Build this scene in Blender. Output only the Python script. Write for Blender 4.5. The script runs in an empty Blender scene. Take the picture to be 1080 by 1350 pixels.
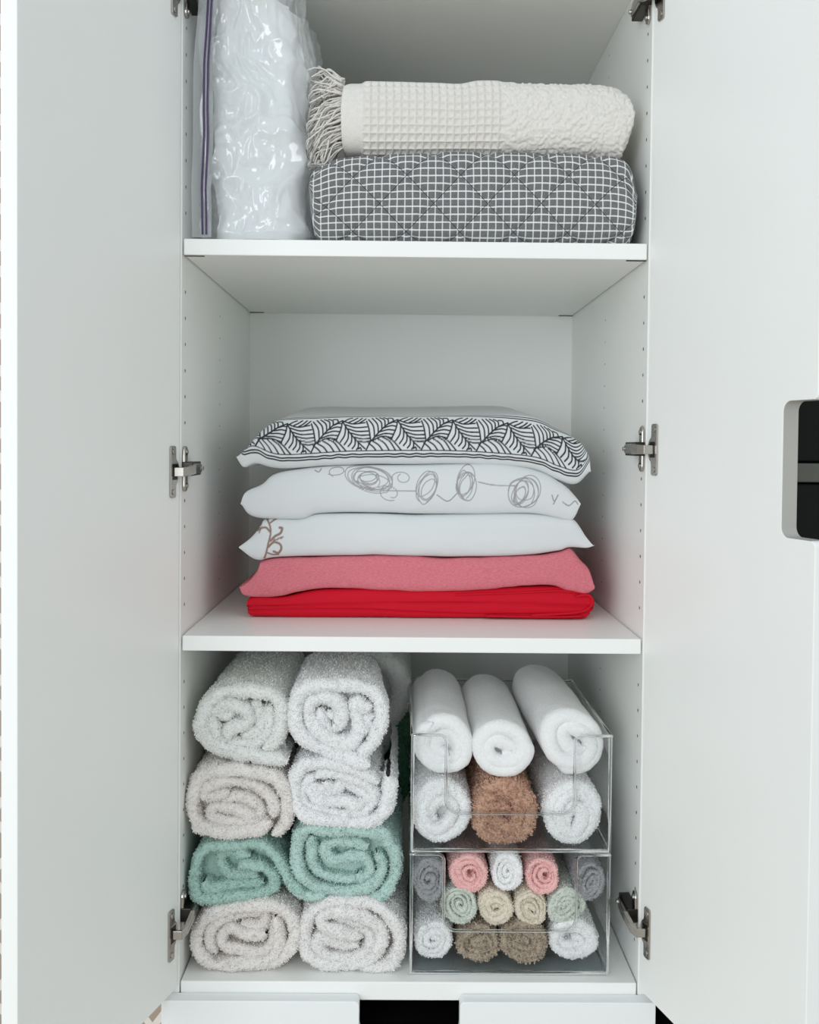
import bpy, math, random
import numpy as np
from mathutils import Matrix, Vector

# ------------------------------------------------------------------ camera, light, exposure
S = bpy.context.scene
COL = S.collection
HZ = 1.40                                   # camera height above the floor
FPX, SHY = 1302.0, -58.64
PITCH, ROLL, YAW = 0.02454, -0.00932, 0.00819
CAM = np.array([-0.01505, -1.19833, HZ])
_f = np.array([math.sin(YAW) * math.cos(PITCH), math.cos(YAW) * math.cos(PITCH), -math.sin(PITCH)])
_r = np.array([math.cos(YAW), -math.sin(YAW), 0.0])
_d = np.cross(_f, _r)
RT = math.cos(ROLL) * _r + math.sin(ROLL) * _d
DN = -math.sin(ROLL) * _r + math.cos(ROLL) * _d
FW = _f
cd = bpy.data.cameras.new('camera')
cd.sensor_fit = 'VERTICAL'; cd.sensor_height = 24.0
cd.lens = FPX / 1350.0 * 24.0
cd.shift_y = SHY / 1350.0
cd.clip_start = 0.02
cam = bpy.data.objects.new('camera', cd); COL.objects.link(cam)
m = Matrix.Identity(4)
for i in range(3):
    m[i][0] = RT[i]; m[i][1] = -DN[i]; m[i][2] = -FW[i]; m[i][3] = CAM[i]
cam.matrix_world = m
S.camera = cam

w = bpy.data.worlds.new('world'); S.world = w; w.use_nodes = True
w.node_tree.nodes['Background'].inputs[0].default_value = (0.925, 0.995, 1.03, 1)
w.node_tree.nodes['Background'].inputs[1].default_value = 0.83

def area(name, loc, target, sx, sy, power, col):
    l = bpy.data.lights.new(name, 'AREA'); l.shape = 'RECTANGLE'; l.size = sx; l.size_y = sy
    l.energy = power; l.color = col
    o = bpy.data.objects.new(name, l); COL.objects.link(o)
    o.location = loc
    o.rotation_euler = (Vector(target) - Vector(loc)).to_track_quat('-Z', 'Y').to_euler()
    return o
area('window_daylight', (-1.35, -3.0, 1.75), (0.1, 0.1, 1.25), 1.7, 1.9, 41, (0.94, 0.985, 1.03))

S.view_settings.view_transform = 'Standard'
S.view_settings.look = 'None'
S.view_settings.gamma = 1.0
S.view_settings.use_curve_mapping = False
S.view_settings.exposure = -0.06
S.cycles.diffuse_bounces = 12; S.cycles.max_bounces = 24; S.cycles.transparent_max_bounces = 32

# ------------------------------------------------------------------ helpers
def at(px, py, Y):
    d = RT * ((px - 540) / FPX) + DN * ((py - 675 - SHY) / FPX) + FW
    return CAM + d * ((Y - CAM[1]) / d[1])
def at_z(px, py, Z):
    d = RT * ((px - 540) / FPX) + DN * ((py - 675 - SHY) / FPX) + FW
    return CAM + d * ((Z - CAM[2]) / d[2])
def proj(P):
    d = np.asarray(P) - CAM
    return np.array([540 + FPX * (d @ RT) / (d @ FW), 675 + SHY + FPX * (d @ DN) / (d @ FW)])

def _hash(ix, iy, iz, seed):
    h = (ix.astype(np.int64) * 374761393 + iy.astype(np.int64) * 668265263 + iz.astype(np.int64) * 2147483647 + seed * 974634777) & 0xFFFFFFFF
    h = ((h ^ (h >> 13)) * 1274126177) & 0xFFFFFFFF
    h = (h ^ (h >> 16)) & 0xFFFFFFFF
    return h.astype(np.float64) / 4294967295.0
def noise(P, scale, seed=0):
    """value noise in -1..1 at points P (...,3); scale = cells per metre"""
    Q = np.asarray(P) * np.asarray(scale) + 100.0
    I = np.floor(Q); F = Q - I; F = F * F * (3 - 2 * F)
    ix, iy, iz = I[..., 0], I[..., 1], I[..., 2]
    fx, fy, fz = F[..., 0], F[..., 1], F[..., 2]
    r = 0
    for a in (0, 1):
        for b in (0, 1):
            for c in (0, 1):
                wgt = (fx if a else 1 - fx) * (fy if b else 1 - fy) * (fz if c else 1 - fz)
                r = r + wgt * _hash(ix + a, iy + b, iz + c, seed)
    return r * 2 - 1
def fbm(P, scale, seed=0, octs=3):
    r = 0; a = 1.0
    for k in range(octs):
        r = r + a * noise(P, np.asarray(scale) * 2 ** k, seed + 17 * k); a *= 0.5
    return r / 1.75

class MB:
    """collects vertices and faces; build() links them as ONE mesh object"""
    def __init__(s): s.v = []; s.q = []; s.t = []; s.n = 0; s.uv = []; s.col = []; s.poly = []
    def grid(s, P, cu=False, cv=False, uv=None, col=None, flip=False):
        n, k = P.shape[:2]
        i = np.arange(n if cu else n - 1); j = np.arange(k if cv else k - 1)
        I, J = np.meshgrid(i, j, indexing='ij'); I2 = (I + 1) % n; J2 = (J + 1) % k
        q = np.stack([I * k + J, I2 * k + J, I2 * k + J2, I * k + J2], -1).reshape(-1, 4)
        if flip: q = q[:, ::-1]
        s.q.append(q + s.n); s.v.append(P.reshape(-1, 3)); s.n += n * k
        s.uv.append(np.zeros((n * k, 2)) if uv is None else uv.reshape(-1, 2))
        s.col.append(np.ones((n * k, 4)) if col is None else col.reshape(-1, 4))
    def raw(s, V, polys):
        V = np.asarray(V, float)
        for p in polys: s.poly.append([a + s.n for a in p])
        s.v.append(V); s.n += len(V)
        s.uv.append(np.zeros((len(V), 2))); s.col.append(np.ones((len(V), 4)))
    def box(s, lo, hi, M=None):
        x0, y0, z0 = lo; x1, y1, z1 = hi
        V = np.array([(x0,y0,z0),(x1,y0,z0),(x1,y1,z0),(x0,y1,z0),(x0,y0,z1),(x1,y0,z1),(x1,y1,z1),(x0,y1,z1)], float)
        if M is not None: V = V @ np.asarray(M[0]).T + M[1]
        s.raw(V, [(3,2,1,0),(4,5,6,7),(0,1,5,4),(1,2,6,5),(2,3,7,6),(3,0,4,7)])
    def prism(s, pts, a, b, frame=None):
        """2D outline extruded from a to b; frame = (origin, e1, e2, e3)"""
        o, e1, e2, e3 = frame
        pts = np.asarray(pts, float); n = len(pts)
        A = o + pts[:, :1] * e1 + pts[:, 1:] * e2 + a * e3
        B = o + pts[:, :1] * e1 + pts[:, 1:] * e2 + b * e3
        s.raw(np.concatenate([A, B]), [list(range(n))[::-1], [n + i for i in range(n)]] + [[i, (i + 1) % n, n + (i + 1) % n, n + i] for i in range(n)])
    def tube(s, path, r, sides=6, closed=False):
        path = np.asarray(path, float); n = len(path)
        T = np.gradient(path, axis=0) if not closed else np.roll(path, -1, 0) - np.roll(path, 1, 0)
        T /= np.linalg.norm(T, axis=1)[:, None] + 1e-12
        up = np.array([0.3, 0.2, 0.93]); A = np.cross(T, up); A /= np.linalg.norm(A, axis=1)[:, None] + 1e-9
        B = np.cross(T, A)
        r = np.broadcast_to(np.asarray(r, float), (n,))
        th = np.arange(sides) / sides * 2 * math.pi
        P = path[:, None] + r[:, None, None] * (np.cos(th)[None, :, None] * A[:, None] + np.sin(th)[None, :, None] * B[:, None])
        base = s.n
        s.grid(P, cu=closed, cv=True)
        if not closed:
            s.poly.append([base + k for k in range(sides)]); s.poly.append([base + (n - 1) * sides + k for k in range(sides)][::-1])
    def build(s, name, mat, parent=None, smooth=False, bevel=0, colors=False, uvs=False):
        me = bpy.data.meshes.new(name)
        V = np.concatenate(s.v)
        starts = []; loops = []; c = 0
        if s.q:
            Q = np.concatenate(s.q); loops.append(Q.reshape(-1)); starts.append(np.arange(len(Q)) * 4); c = Q.size
        if s.poly:
            L = []; st = []
            for p in s.poly: st.append(c); L += p; c += len(p)
            loops.append(np.array(L)); starts.append(np.array(st))
        loops = np.concatenate(loops).astype(np.int32); starts = np.concatenate(starts).astype(np.int32)
        me.vertices.add(len(V)); me.vertices.foreach_set('co', V.astype(np.float32).ravel())
        me.loops.add(len(loops)); me.loops.foreach_set('vertex_index', loops)
        me.polygons.add(len(starts)); me.polygons.foreach_set('loop_start', starts)
        me.polygons.foreach_set('use_smooth', np.full(len(starts), bool(smooth)))
        me.update(calc_edges=True)
        if uvs:
            U = np.concatenate(s.uv); l = me.uv_layers.new(name='UVMap'); l.data.foreach_set('uv', U[loops].astype(np.float32).ravel())
        if colors:
            C = np.concatenate(s.col); a = me.color_attributes.new('print', 'FLOAT_COLOR', 'POINT'); a.data.foreach_set('color', C.astype(np.float32).ravel())
        me.validate()
        o = bpy.data.objects.new(name, me); COL.objects.link(o)
        if mat: me.materials.append(mat)
        if parent: o.parent = parent; o.matrix_parent_inverse = parent.matrix_world.inverted()
        if bevel:
            b = o.modifiers.new('bevel', 'BEVEL'); b.width = bevel; b.segments = 2; b.limit_method = 'ANGLE'; b.angle_limit = 0.6
        return o

def empty(name, loc):
    o = bpy.data.objects.new(name, None); COL.objects.link(o); o.location = loc
    o.empty_display_size = 0.05
    o.matrix_world = Matrix.Translation(loc)
    return o
def tag(o, label=None, cat=None, group=None, kind=None):
    if label: o['label'] = label
    if cat: o['category'] = cat
    if group: o['group'] = group
    if kind: o['kind'] = kind
    return o

# ------------------------------------------------------------------ materials
def lin(c): return tuple((x / 12.92 if x <= 0.04045 else ((x + 0.055) / 1.055) ** 2.4) for x in c)
def rgb(r, g, b): return lin((r / 255, g / 255, b / 255)) + (1.0,)
def new_mat(name):
    mt = bpy.data.materials.new(name); mt.use_nodes = True
    nt = mt.node_tree; return mt, nt, nt.nodes['Principled BSDF']
def N(nt, t, **kw):
    n = nt.nodes.new(t)
    for k, v in kw.items(): setattr(n, k, v)
    return n
def math_node(nt, op, a, b=None, c=None):
    n = N(nt, 'ShaderNodeMath', operation=op)
    for i, x in enumerate((a, b, c)):
        if x is None: continue
        if isinstance(x, (int, float)): n.inputs[i].default_value = x
        else: nt.links.new(x, n.inputs[i])
    return n.outputs[0]
def ramp_mix(nt, fac, c1, c2):
    n = N(nt, 'ShaderNodeMix', data_type='RGBA')
    if isinstance(fac, (int, float)): n.inputs['Factor'].default_value = fac
    else: nt.links.new(fac, n.inputs['Factor'])
    for i, c in ((6, c1), (7, c2)):
        if isinstance(c, tuple): n.inputs[i].default_value = c
        else: nt.links.new(c, n.inputs[i])
    return n.outputs[2]

def m_plain(name, col, rough=0.5, metal=0.0, bump=0, bscale=200, var=0.03, spec=0.5):
    mt, nt, p = new_mat(name)
    tc = N(nt, 'ShaderNodeTexCoord'); nz = N(nt, 'ShaderNodeTexNoise'); nz.inputs['Scale'].default_value = 14
    nz.inputs['Detail'].default_value = 4
    nt.links.new(tc.outputs['Object'], nz.inputs['Vector'])
    dark = tuple(x * (1 - var * 2) for x in col[:3]) + (1,)
    nt.links.new(ramp_mix(nt, nz.outputs[0], dark, col), p.inputs['Base Color'])
    p.inputs['Roughness'].default_value = rough; p.inputs['Metallic'].default_value = metal
    p.inputs['Specular IOR Level'].default_value = spec
    if bump:
        n2 = N(nt, 'ShaderNodeTexNoise'); n2.inputs['Scale'].default_value = bscale
        nt.links.new(tc.outputs['Object'], n2.inputs['Vector'])
        b = N(nt, 'ShaderNodeBump'); b.inputs['Strength'].default_value = bump; b.inputs['Distance'].default_value = 0.001
        nt.links.new(n2.outputs[0], b.inputs['Height']); nt.links.new(b.outputs[0], p.inputs['Normal'])
    return mt
def m_terry(name, col, strength=0.45, scale=520):
    mt, nt, p = new_mat(name)
    tc = N(nt, 'ShaderNodeTexCoord')
    v = N(nt, 'ShaderNodeTexVoronoi'); v.inputs['Scale'].default_value = scale
    nz = N(nt, 'ShaderNodeTexNoise'); nz.inputs['Scale'].default_value = scale * 0.9; nz.inputs['Detail'].default_value = 3
    for n in (v, nz): nt.links.new(tc.outputs['Object'], n.inputs['Vector'])
    h = math_node(nt, 'SUBTRACT', nz.outputs[0], v.outputs[0])
    b = N(nt, 'ShaderNodeBump'); b.inputs['Strength'].default_value = strength; b.inputs['Distance'].default_value = 0.005
    nt.links.new(h, b.inputs['Height']); nt.links.new(b.outputs[0], p.inputs['Normal'])
    big = N(nt, 'ShaderNodeTexNoise'); big.inputs['Scale'].default_value = 240
    nt.links.new(tc.outputs['Object'], big.inputs['Vector'])
    dark = tuple(x * 0.86 for x in col[:3]) + (1,)  # darker flecks paint in the shade between terry loops
    nt.links.new(ramp_mix(nt, big.outputs[0], dark, col), p.inputs['Base Color'])
    p.inputs['Roughness'].default_value = 1.0; p.inputs['Specular IOR Level'].default_value = 0.1
    p.inputs['Sheen Weight'].default_value = 0.25
    return mt
def m_print(name, rough=0.9, weave=0.25):
    mt, nt, p = new_mat(name)
    a = N(nt, 'ShaderNodeVertexColor', layer_name='print')
    nt.links.new(a.outputs[0], p.inputs['Base Color'])
    tc = N(nt, 'ShaderNodeTexCoord'); n2 = N(nt, 'ShaderNodeTexNoise'); n2.inputs['Scale'].default_value = 900
    nt.links.new(tc.outputs['Object'], n2.inputs['Vector'])
    b = N(nt, 'ShaderNodeBump'); b.inputs['Strength'].default_value = weave; b.inputs['Distance'].default_value = 0.0006
    nt.links.new(n2.outputs[0], b.inputs['Height']); nt.links.new(b.outputs[0], p.inputs['Normal'])
    p.inputs['Roughness'].default_value = rough; p.inputs['Specular IOR Level'].default_value = 0.15
    return mt
def m_clear(name, tint, haze=0.0, hazecol=(0.9, 0.92, 0.93, 1), rough=0.03, refl=0.05):
    """clear moulded plastic: see-through with a fresnel gloss"""
    mt, nt, p = new_mat(name); nt.nodes.remove(p)
    out = nt.nodes['Material Output']
    tr = N(nt, 'ShaderNodeBsdfTransparent'); tr.inputs[0].default_value = tint
    gl = N(nt, 'ShaderNodeBsdfGlossy'); gl.inputs['Roughness'].default_value = rough; gl.inputs[0].default_value = (1, 1, 1, 1)
    lw = N(nt, 'ShaderNodeLayerWeight'); lw.inputs[0].default_value = 0.5
    f5 = math_node(nt, 'ADD', math_node(nt, 'MULTIPLY', math_node(nt, 'POWER', lw.outputs['Facing'], 4.0), 0.8), refl)
    mx = N(nt, 'ShaderNodeMixShader'); nt.links.new(f5, mx.inputs[0])
    nt.links.new(tr.outputs[0], mx.inputs[1]); nt.links.new(gl.outputs[0], mx.inputs[2])
    last = mx
    if haze:
        df = N(nt, 'ShaderNodeBsdfDiffuse'); df.inputs[0].default_value = hazecol
        m2 = N(nt, 'ShaderNodeMixShader'); m2.inputs[0].default_value = haze
        nt.links.new(mx.outputs[0], m2.inputs[1]); nt.links.new(df.outputs[0], m2.inputs[2]); last = m2
    nt.links.new(last.outputs[0], out.inputs[0])
    return mt

WHITE = m_plain('white_melamine', rgb(244, 245, 242), 0.42, var=0.01)
SHELFW = m_plain('white_shelf_foil', rgb(244, 245, 242), 0.4, var=0.01)
EDGE = m_plain('white_lacquer_edge', rgb(240, 243, 243), 0.35, var=0.005)
STEEL = m_plain('nickel_steel', rgb(190, 185, 178), 0.24, 1.0, var=0.12)
STEELD = m_plain('dark_nickel', rgb(70, 66, 62), 0.35, 1.0, var=0.1)
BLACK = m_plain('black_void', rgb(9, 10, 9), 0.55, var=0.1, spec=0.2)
PINSHADE = m_plain('pin_hole_shade', rgb(60, 60, 56), 0.9)
BANDG = m_plain('grey_band', rgb(92, 94, 86), 0.6)
NOTCHGREY = m_plain('grey_notch_edge', rgb(176, 174, 168), 0.6, bump=0.2, bscale=900)

# ------------------------------------------------------------------ room
zU, zL, zF, zC, D = HZ + 0.22483, HZ - 0.23675, HZ - 0.66231, HZ + 0.58697, 0.53468
W2 = 0.282
TH = 0.018

mt, nt, p = new_mat('warm_grey_floor')
p.inputs['Base Color'].default_value = rgb(150, 140, 128); p.inputs['Roughness'].default_value = 0.6
tc = N(nt, 'ShaderNodeTexCoord'); wv = N(nt, 'ShaderNodeTexNoise'); wv.inputs['Scale'].default_value = 6
nt.links.new(tc.outputs['Object'], wv.inputs['Vector'])
nt.links.new(ramp_mix(nt, wv.outputs[0], rgb(186, 176, 162), rgb(208, 198, 185)), p.inputs['Base Color'])
FLOORM = mt
b = MB(); b.box((-3, -4, -0.05), (3, 0.62, 0)); tag(b.build('floor', FLOORM), 'warm grey floor below the cabinet', kind='structure')

mt, nt, p = new_mat('lattice_wallpaper')
tc = N(nt, 'ShaderNodeTexCoord'); sp = N(nt, 'ShaderNodeSeparateXYZ'); nt.links.new(tc.outputs['Object'], sp.inputs[0])
def lat(sg):
    a = math_node(nt, 'ADD', math_node(nt, 'MULTIPLY', sp.outputs[0], 12.0), math_node(nt, 'MULTIPLY', sp.outputs[2], 9.0 * sg))
    fr = math_node(nt, 'FRACT', a)
    return math_node(nt, 'LESS_THAN', math_node(nt, 'ABSOLUTE', math_node(nt, 'SUBTRACT', fr, 0.5)), 0.09)
mk = math_node(nt, 'MAXIMUM', lat(1), lat(-1))
nt.links.new(ramp_mix(nt, mk, rgb(176, 158, 142), rgb(235, 230, 222)), p.inputs['Base Color']); p.inputs['Roughness'].default_value = 0.8
b = MB(); b.box((-3, 0.575, 0), (3, 0.62, 2.7)); tag(b.build('wall_back', mt), 'taupe wall with white diamond lattice lines behind the cabinet', kind='structure')

# ------------------------------------------------------------------ cabinet
cab = empty('cabinet', (0, 0.25, 0))
tag(cab, 'tall white linen cabinet standing with both doors swung wide open', 'cabinet')
TOPZ = zC + 0.018
for s in (-1, 1):
    b = MB(); b.box(tuple(sorted((s * W2, s * (W2 + TH)))[:1]) + (0.0, 0.02), (max(s * W2, s * (W2 + TH)), D + 0.008, TOPZ))
    sp_ = b.build('side_panel', WHITE, cab, bevel=0.0008)
    hb = MB()
    for col_y, hr in ((0.0195, 0.0021), (0.25, 0.0014)):
        zz = zF + 0.045
        while zz < zC - 0.02:
            if abs(zz - zU) > 0.03 and abs(zz - zL) > 0.03:
                th = np.arange(8) / 8 * 2 * math.pi
                V = np.stack([np.full(8, s * (W2 - 0.0003)), col_y + hr * np.cos(th), zz + hr * np.sin(th)], 1)
                hb.raw(V, [list(range(8))])  # flat dark disc painted for the shade in a drilled hole
            zz += 0.032
    tag(hb.build('shelf_pin_discs', PINSHADE, sp_), kind='stuff')
b = MB(); b.box((-W2, D, 0.02), (W2, D + 0.008, TOPZ)); b.build('back_panel', WHITE, cab)
b = MB(); b.box((-W2, 0.0, zC), (W2, D, TOPZ)); b.build('top_panel', WHITE, cab, bevel=0.0008)
b = MB(); b.box((-W2 + 0.0016, 0.0, zF - 0.023), (W2 - 0.0016, D, zF)); b.build('bottom_panel', SHELFW, cab, bevel=0.0015)
def shelf(z0, z1):
    b = MB(); b.box((-W2 + 0.0019, 0.001, z0), (W2 - 0.0019, D - 0.002, z1))
    return b.build('shelf', SHELFW, cab, bevel=0.0012)
su = shelf(zU, zU + 0.0195)
sl = shelf(zL - 0.0185, zL)
for x, y in ((-W2 + 0.014, 0.006), (W2 - 0.014, 0.006), (-W2 + 0.014, D - 0.012), (W2 - 0.014, D - 0.012)):
    b = MB(); b.box((x - 0.012, y - 0.0012, zU - 0.0012), (x + 0.012, y + 0.0012, zU + 0.001)); b.build('support_slot', STEELD, su)

# doors: hinge corner, direction to the free edge
def solve_door(sx, px_free, py):
    lo, hi = 0.0, 1.2
    for _ in range(50):
        a = (lo + hi) / 2
        P = np.array([sx * (W2 + 0.0015) + sx * DOORW * math.sin(a), -0.003 - DOORW * math.cos(a), at(px_free, py, -0.9)[2]])
        u = proj(P)[0]
        if (u - px_free) * sx < 0: lo = a
        else: hi = a
    return (lo + hi) / 2
DOORW = 0.297
DZ0, DZ1 = zF - 0.006, TOPZ
doors = {}
for sx, pxf in ((-1, 22.5), (1, 1077.0)):
    a = solve_door(sx, pxf, 675)
    o = np.array([sx * (W2 + 0.0015), -0.003, 0.0])
    e1 = np.array([sx * math.sin(a), -math.cos(a), 0.0])            # along the door
    e3 = np.array([sx * math.cos(a), math.sin(a), 0.0])             # outward, through the thickness
    e2 = np.array([0, 0, 1.0])
    doors[sx] = (o, e1, e2, e3)
    if sx < 0:
        pts = [(0, DZ0), (DOORW, DZ0), (DOORW, DZ1), (0, DZ1)]
    else:
        # notch handle cut into the free edge
        def on_door(px, py):
            d = RT * ((px - 540) / FPX) + DN * ((py - 675 - SHY) / FPX) + FW
            nrm = e3; t = ((o - CAM) @ nrm) / (d @ nrm); Q = CAM + d * t - o
            return Q @ e1, Q[2]
        u0, zt = on_door(1033.5, 529); _, zb = on_door(1032, 708)
        zb0, zt0 = zb, zt
        r = 0.010
        arc = lambda cx, cz, rr, a0, a1: [(cx + rr * math.cos(t), cz + rr * math.sin(t)) for t in np.linspace(a0, a1, 7)]
        P_ = math.pi
        pts = [(0, DZ0), (DOORW, DZ0)]
        pts += arc(DOORW - 0.006, zb0 - 0.006, 0.006, 0, P_ / 2)
        pts += arc(u0 + r, zb0 + r, r, -P_ / 2, -P_)
        pts += arc(u0 + r, zt0 - r, r, P_, P_ / 2)
        pts += arc(DOORW - 0.006, zt0 + 0.006, 0.006, -P_ / 2, 0)
        pts += [(DOORW, DZ1), (0, DZ1)]
    b = MB(); b.prism(pts, 0, 0.018, (o, e1, e2, e3))
    d_ = b.build('door', WHITE, cab, bevel=0.001)
    if sx > 0:
        d_.data.materials.append(NOTCHGREY)                  # the notch's side faces are grey
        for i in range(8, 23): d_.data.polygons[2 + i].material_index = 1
        d_['label'] = 'right door with a rounded finger notch in its edge'

# drawer fronts below, with a notch in the middle of the top edge
dzt = zF - 0.0135
xl, xr = at(473.5, 1330, -0.02)[0], at(606.5, 1330, -0.02)[0]
arc = lambda cx, cz, rr, a0, a1: [(cx + rr * math.cos(t), cz + rr * math.sin(t)) for t in np.linspace(a0, a1, 7)]
pi = math.pi
def drawer_front(z1, z0, notch=True):
    fr = (np.array([0, -0.001, 0.0]), np.array([1.0, 0, 0]), np.array([0, 0, 1.0]), np.array([0, -1.0, 0]))
    pts = [(-0.2995, z0), (0.2995, z0), (0.2995, z1)]
    pts += arc(xr + 0.006, z1 - 0.006, 0.006, pi / 2, pi)
    pts += arc(xr - 0.012, z1 - 0.045 + 0.012, 0.012, 0, -pi / 2)
    pts += arc(xl + 0.012, z1 - 0.045 + 0.012, 0.012, -pi / 2, -pi)
    pts += arc(xl - 0.006, z1 - 0.006, 0.006, 0, pi / 2)
    pts += [(-0.2995, z1)]
    b = MB(); b.prism(pts, 0, 0.0185, fr)
    o = b.build('drawer', EDGE, cab, bevel=0.001)
    o['label'] = 'white drawer front with a notch cut in its top edge'
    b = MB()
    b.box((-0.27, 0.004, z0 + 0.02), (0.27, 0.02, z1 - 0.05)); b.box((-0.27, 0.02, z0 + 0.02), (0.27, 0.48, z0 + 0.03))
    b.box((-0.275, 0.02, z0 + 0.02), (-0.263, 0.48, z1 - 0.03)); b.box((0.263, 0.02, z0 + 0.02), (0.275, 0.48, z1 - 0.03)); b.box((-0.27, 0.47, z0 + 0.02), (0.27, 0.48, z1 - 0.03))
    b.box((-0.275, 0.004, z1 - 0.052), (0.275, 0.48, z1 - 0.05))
    b.build('shade_drawer_box', BLACK, o)  # black puts the shade inside the drawer into the box colour
drawer_front(dzt, dzt - 0.33); drawer_front(dzt - 0.333, 0.06)
b = MB(); b.box((-0.281, 0.0, 0.02), (0.281, D, 0.055)); b.build('plinth', WHITE, cab)

# hinges
def smooth_outline(n=10):
    """cup plate outline in (along door, z): flat far edge, ears with screws, round bulge toward the cabinet"""
    o = []
    o += [(0.0215, -0.031), (0.0235, -0.029), (0.0235, 0.029), (0.0215, 0.031)]
    o += [(0.0125, 0.031), (0.0105, 0.029), (0.0105, 0.018)]
    for t in np.linspace(1.0, -1.0, n): o.append((0.013 - 0.010 * math.cos(t * 1.25), 0.0155 * math.sin(t * 1.25)))
    o += [(0.0105, -0.018), (0.0105, -0.029), (0.0125, -0.031)]
    return o
def hinge(sx, zc, zm):
    """zc = height of the cup on the door, zm = height of the plate on the side wall"""
    o, e1, e2, e3 = doors[sx]
    inn = -e3
    fr = (o + np.array([0, 0, zc]), e1, e2, inn)
    root = MB()
    wx = np.array([-sx * 1.0, 0, 0]); wy = np.array([0, 1.0, 0])
    wall = np.array([sx * W2, 0.0, zm])
    # arm: from the cup, over the edge, on to the mounting plate
    path = [o + e1 * 0.014 + inn * 0.002 + e2 * zc, o + e1 * 0.012 + inn * 0.012 + e2 * zc, o + e1 * 0.004 + inn * 0.0145 + e2 * (zc * .7 + zm * .3),
            wall + wx * 0.0150 + wy * 0.004, wall + wx * 0.0150 + wy * 0.028, wall + wx * 0.0135 + wy * 0.046]
    path = np.array(path); hw = np.array([0.0054, 0.0054, 0.0056, 0.0062, 0.0060, 0.0050])
    T = np.gradient(path, axis=0); T[:, 2] = 0; T /= np.linalg.norm(T, axis=1)[:, None]
    nrm = np.cross(T, np.array([0, 0, 1.0])) * 1.0
    loop = []
    for i in range(len(path)):
        t = 0.0025
        loop.append([path[i] + nrm[i] * t + e2 * hw[i], path[i] + nrm[i] * t - e2 * hw[i], path[i] - nrm[i] * t - e2 * hw[i], path[i] - nrm[i] * t + e2 * hw[i]])
    root.grid(np.array(loop), cv=True)
    root.poly.append([0, 1, 2, 3]); k = (len(path) - 1) * 4; root.poly.append([k + 3, k + 2, k + 1, k])
    h = root.build('hinge', STEEL, cab, bevel=0.0006)
    b = MB(); b.prism(smooth_outline(), 0, 0.0022, fr); b.build('cup_plate', STEEL, h, bevel=0.0007)
    b = MB(); b.prism([(0.0085, -0.0095), (0.0195, -0.0095), (0.0195, 0.0095), (0.0085, 0.0095)], 0.002, 0.0026, fr); b.build('cup_shade_plate', STEELD, h)  # raised dark plate stands in for the shade inside the cup
    for z in (-0.024, 0.024):
        b = MB(); th = np.arange(10) / 10 * 2 * pi
        b.prism(np.stack([0.017 + 0.0036 * np.cos(th), z + 0.0036 * np.sin(th)], 1), 0.0018, 0.0034, fr); b.build('screw', EDGE if False else STEEL, h, bevel=0.0004)
    # mounting plate: wings above and below on the side wall
    frw = (wall, wy, np.array([0, 0, 1.0]), wx)
    b = MB()
    out = []
    for t in np.linspace(0, pi, 8): out.append((0.0125 + 0.0075 * math.cos(t), 0.0215 + 0.0065 * math.sin(t)))
    for t in np.linspace(pi, 2 * pi, 8): out.append((0.0125 + 0.0075 * math.cos(t), -0.0215 + 0.0065 * math.sin(t)))
    b.prism(out, 0, 0.004, frw); b.build('mounting_plate', STEEL, h, bevel=0.0012)
    b = MB(); b.prism([(0.004, -0.0085), (0.052, -0.0085), (0.052, 0.0085), (0.004, 0.0085)], 0.0, 0.0135, frw); b.build('arm_base', STEELD, h, bevel=0.001)
    for z in (-0.0205, 0.0205):
        b = MB(); th = np.arange(10) / 10 * 2 * pi
        b.prism(np.stack([0.0125 + 0.0034 * np.cos(th), z + 0.0034 * np.sin(th)], 1), 0.003, 0.0056, frw); b.build('screw', STEEL, h, bevel=0.0004)
    b = MB(); th = np.arange(10) / 10 * 2 * pi
    b.prism(np.stack([0.044 + 0.003 * np.cos(th), 0.003 * np.sin(th)], 1), 0.012, 0.0185, frw); b.build('screw', STEEL, h, bevel=0.0004)
def zat(px, py, Y): return at(px, py, Y)[2]
hinge(-1, zat(228, 622, -0.015), zat(245, 618, 0.01)); hinge(1, zat(870, 593, -0.015), zat(848, 592, 0.01))
hinge(-1, zat(228, 1231, -0.015), zat(243, 1203, 0.012)); hinge(1, zat(858, 1228, -0.015), zat(836, 1204, 0.012))
hinge(-1, zat(228, -12, -0.015), zat(245, -8, 0.01)); hinge(1, zat(870, -6, -0.015), zat(850, 0, 0.01))

# dark appliance glimpsed through the door notch
ap = empty('appliance', (0.68, 0.28, 0)); tag(ap, 'black appliance with a grey band glimpsed through the door notch', 'appliance')
b = MB(); b.box((0.335, 0.03, 0.02), (0.95, 0.56, 1.95)); b.build('housing', BLACK, ap, bevel=0.002)
zb1, zb2 = zat(1065, 611, 0.0), zat(1065, 636, 0.0)
b = MB(); b.box((0.34, 0.012, zb1 + 0.002), (0.945, 0.03, 1.94)); b.build('upper_panel', BLACK, ap, bevel=0.002)
b = MB(); b.box((0.34, 0.012, 0.1), (0.945, 0.03, zb2 - 0.002)); b.build('lower_panel', BLACK, ap, bevel=0.002)
b = MB(); b.box((0.34, 0.006, zb2), (0.945, 0.03, zb1)); b.build('band', BANDG, ap, bevel=0.002)

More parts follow.
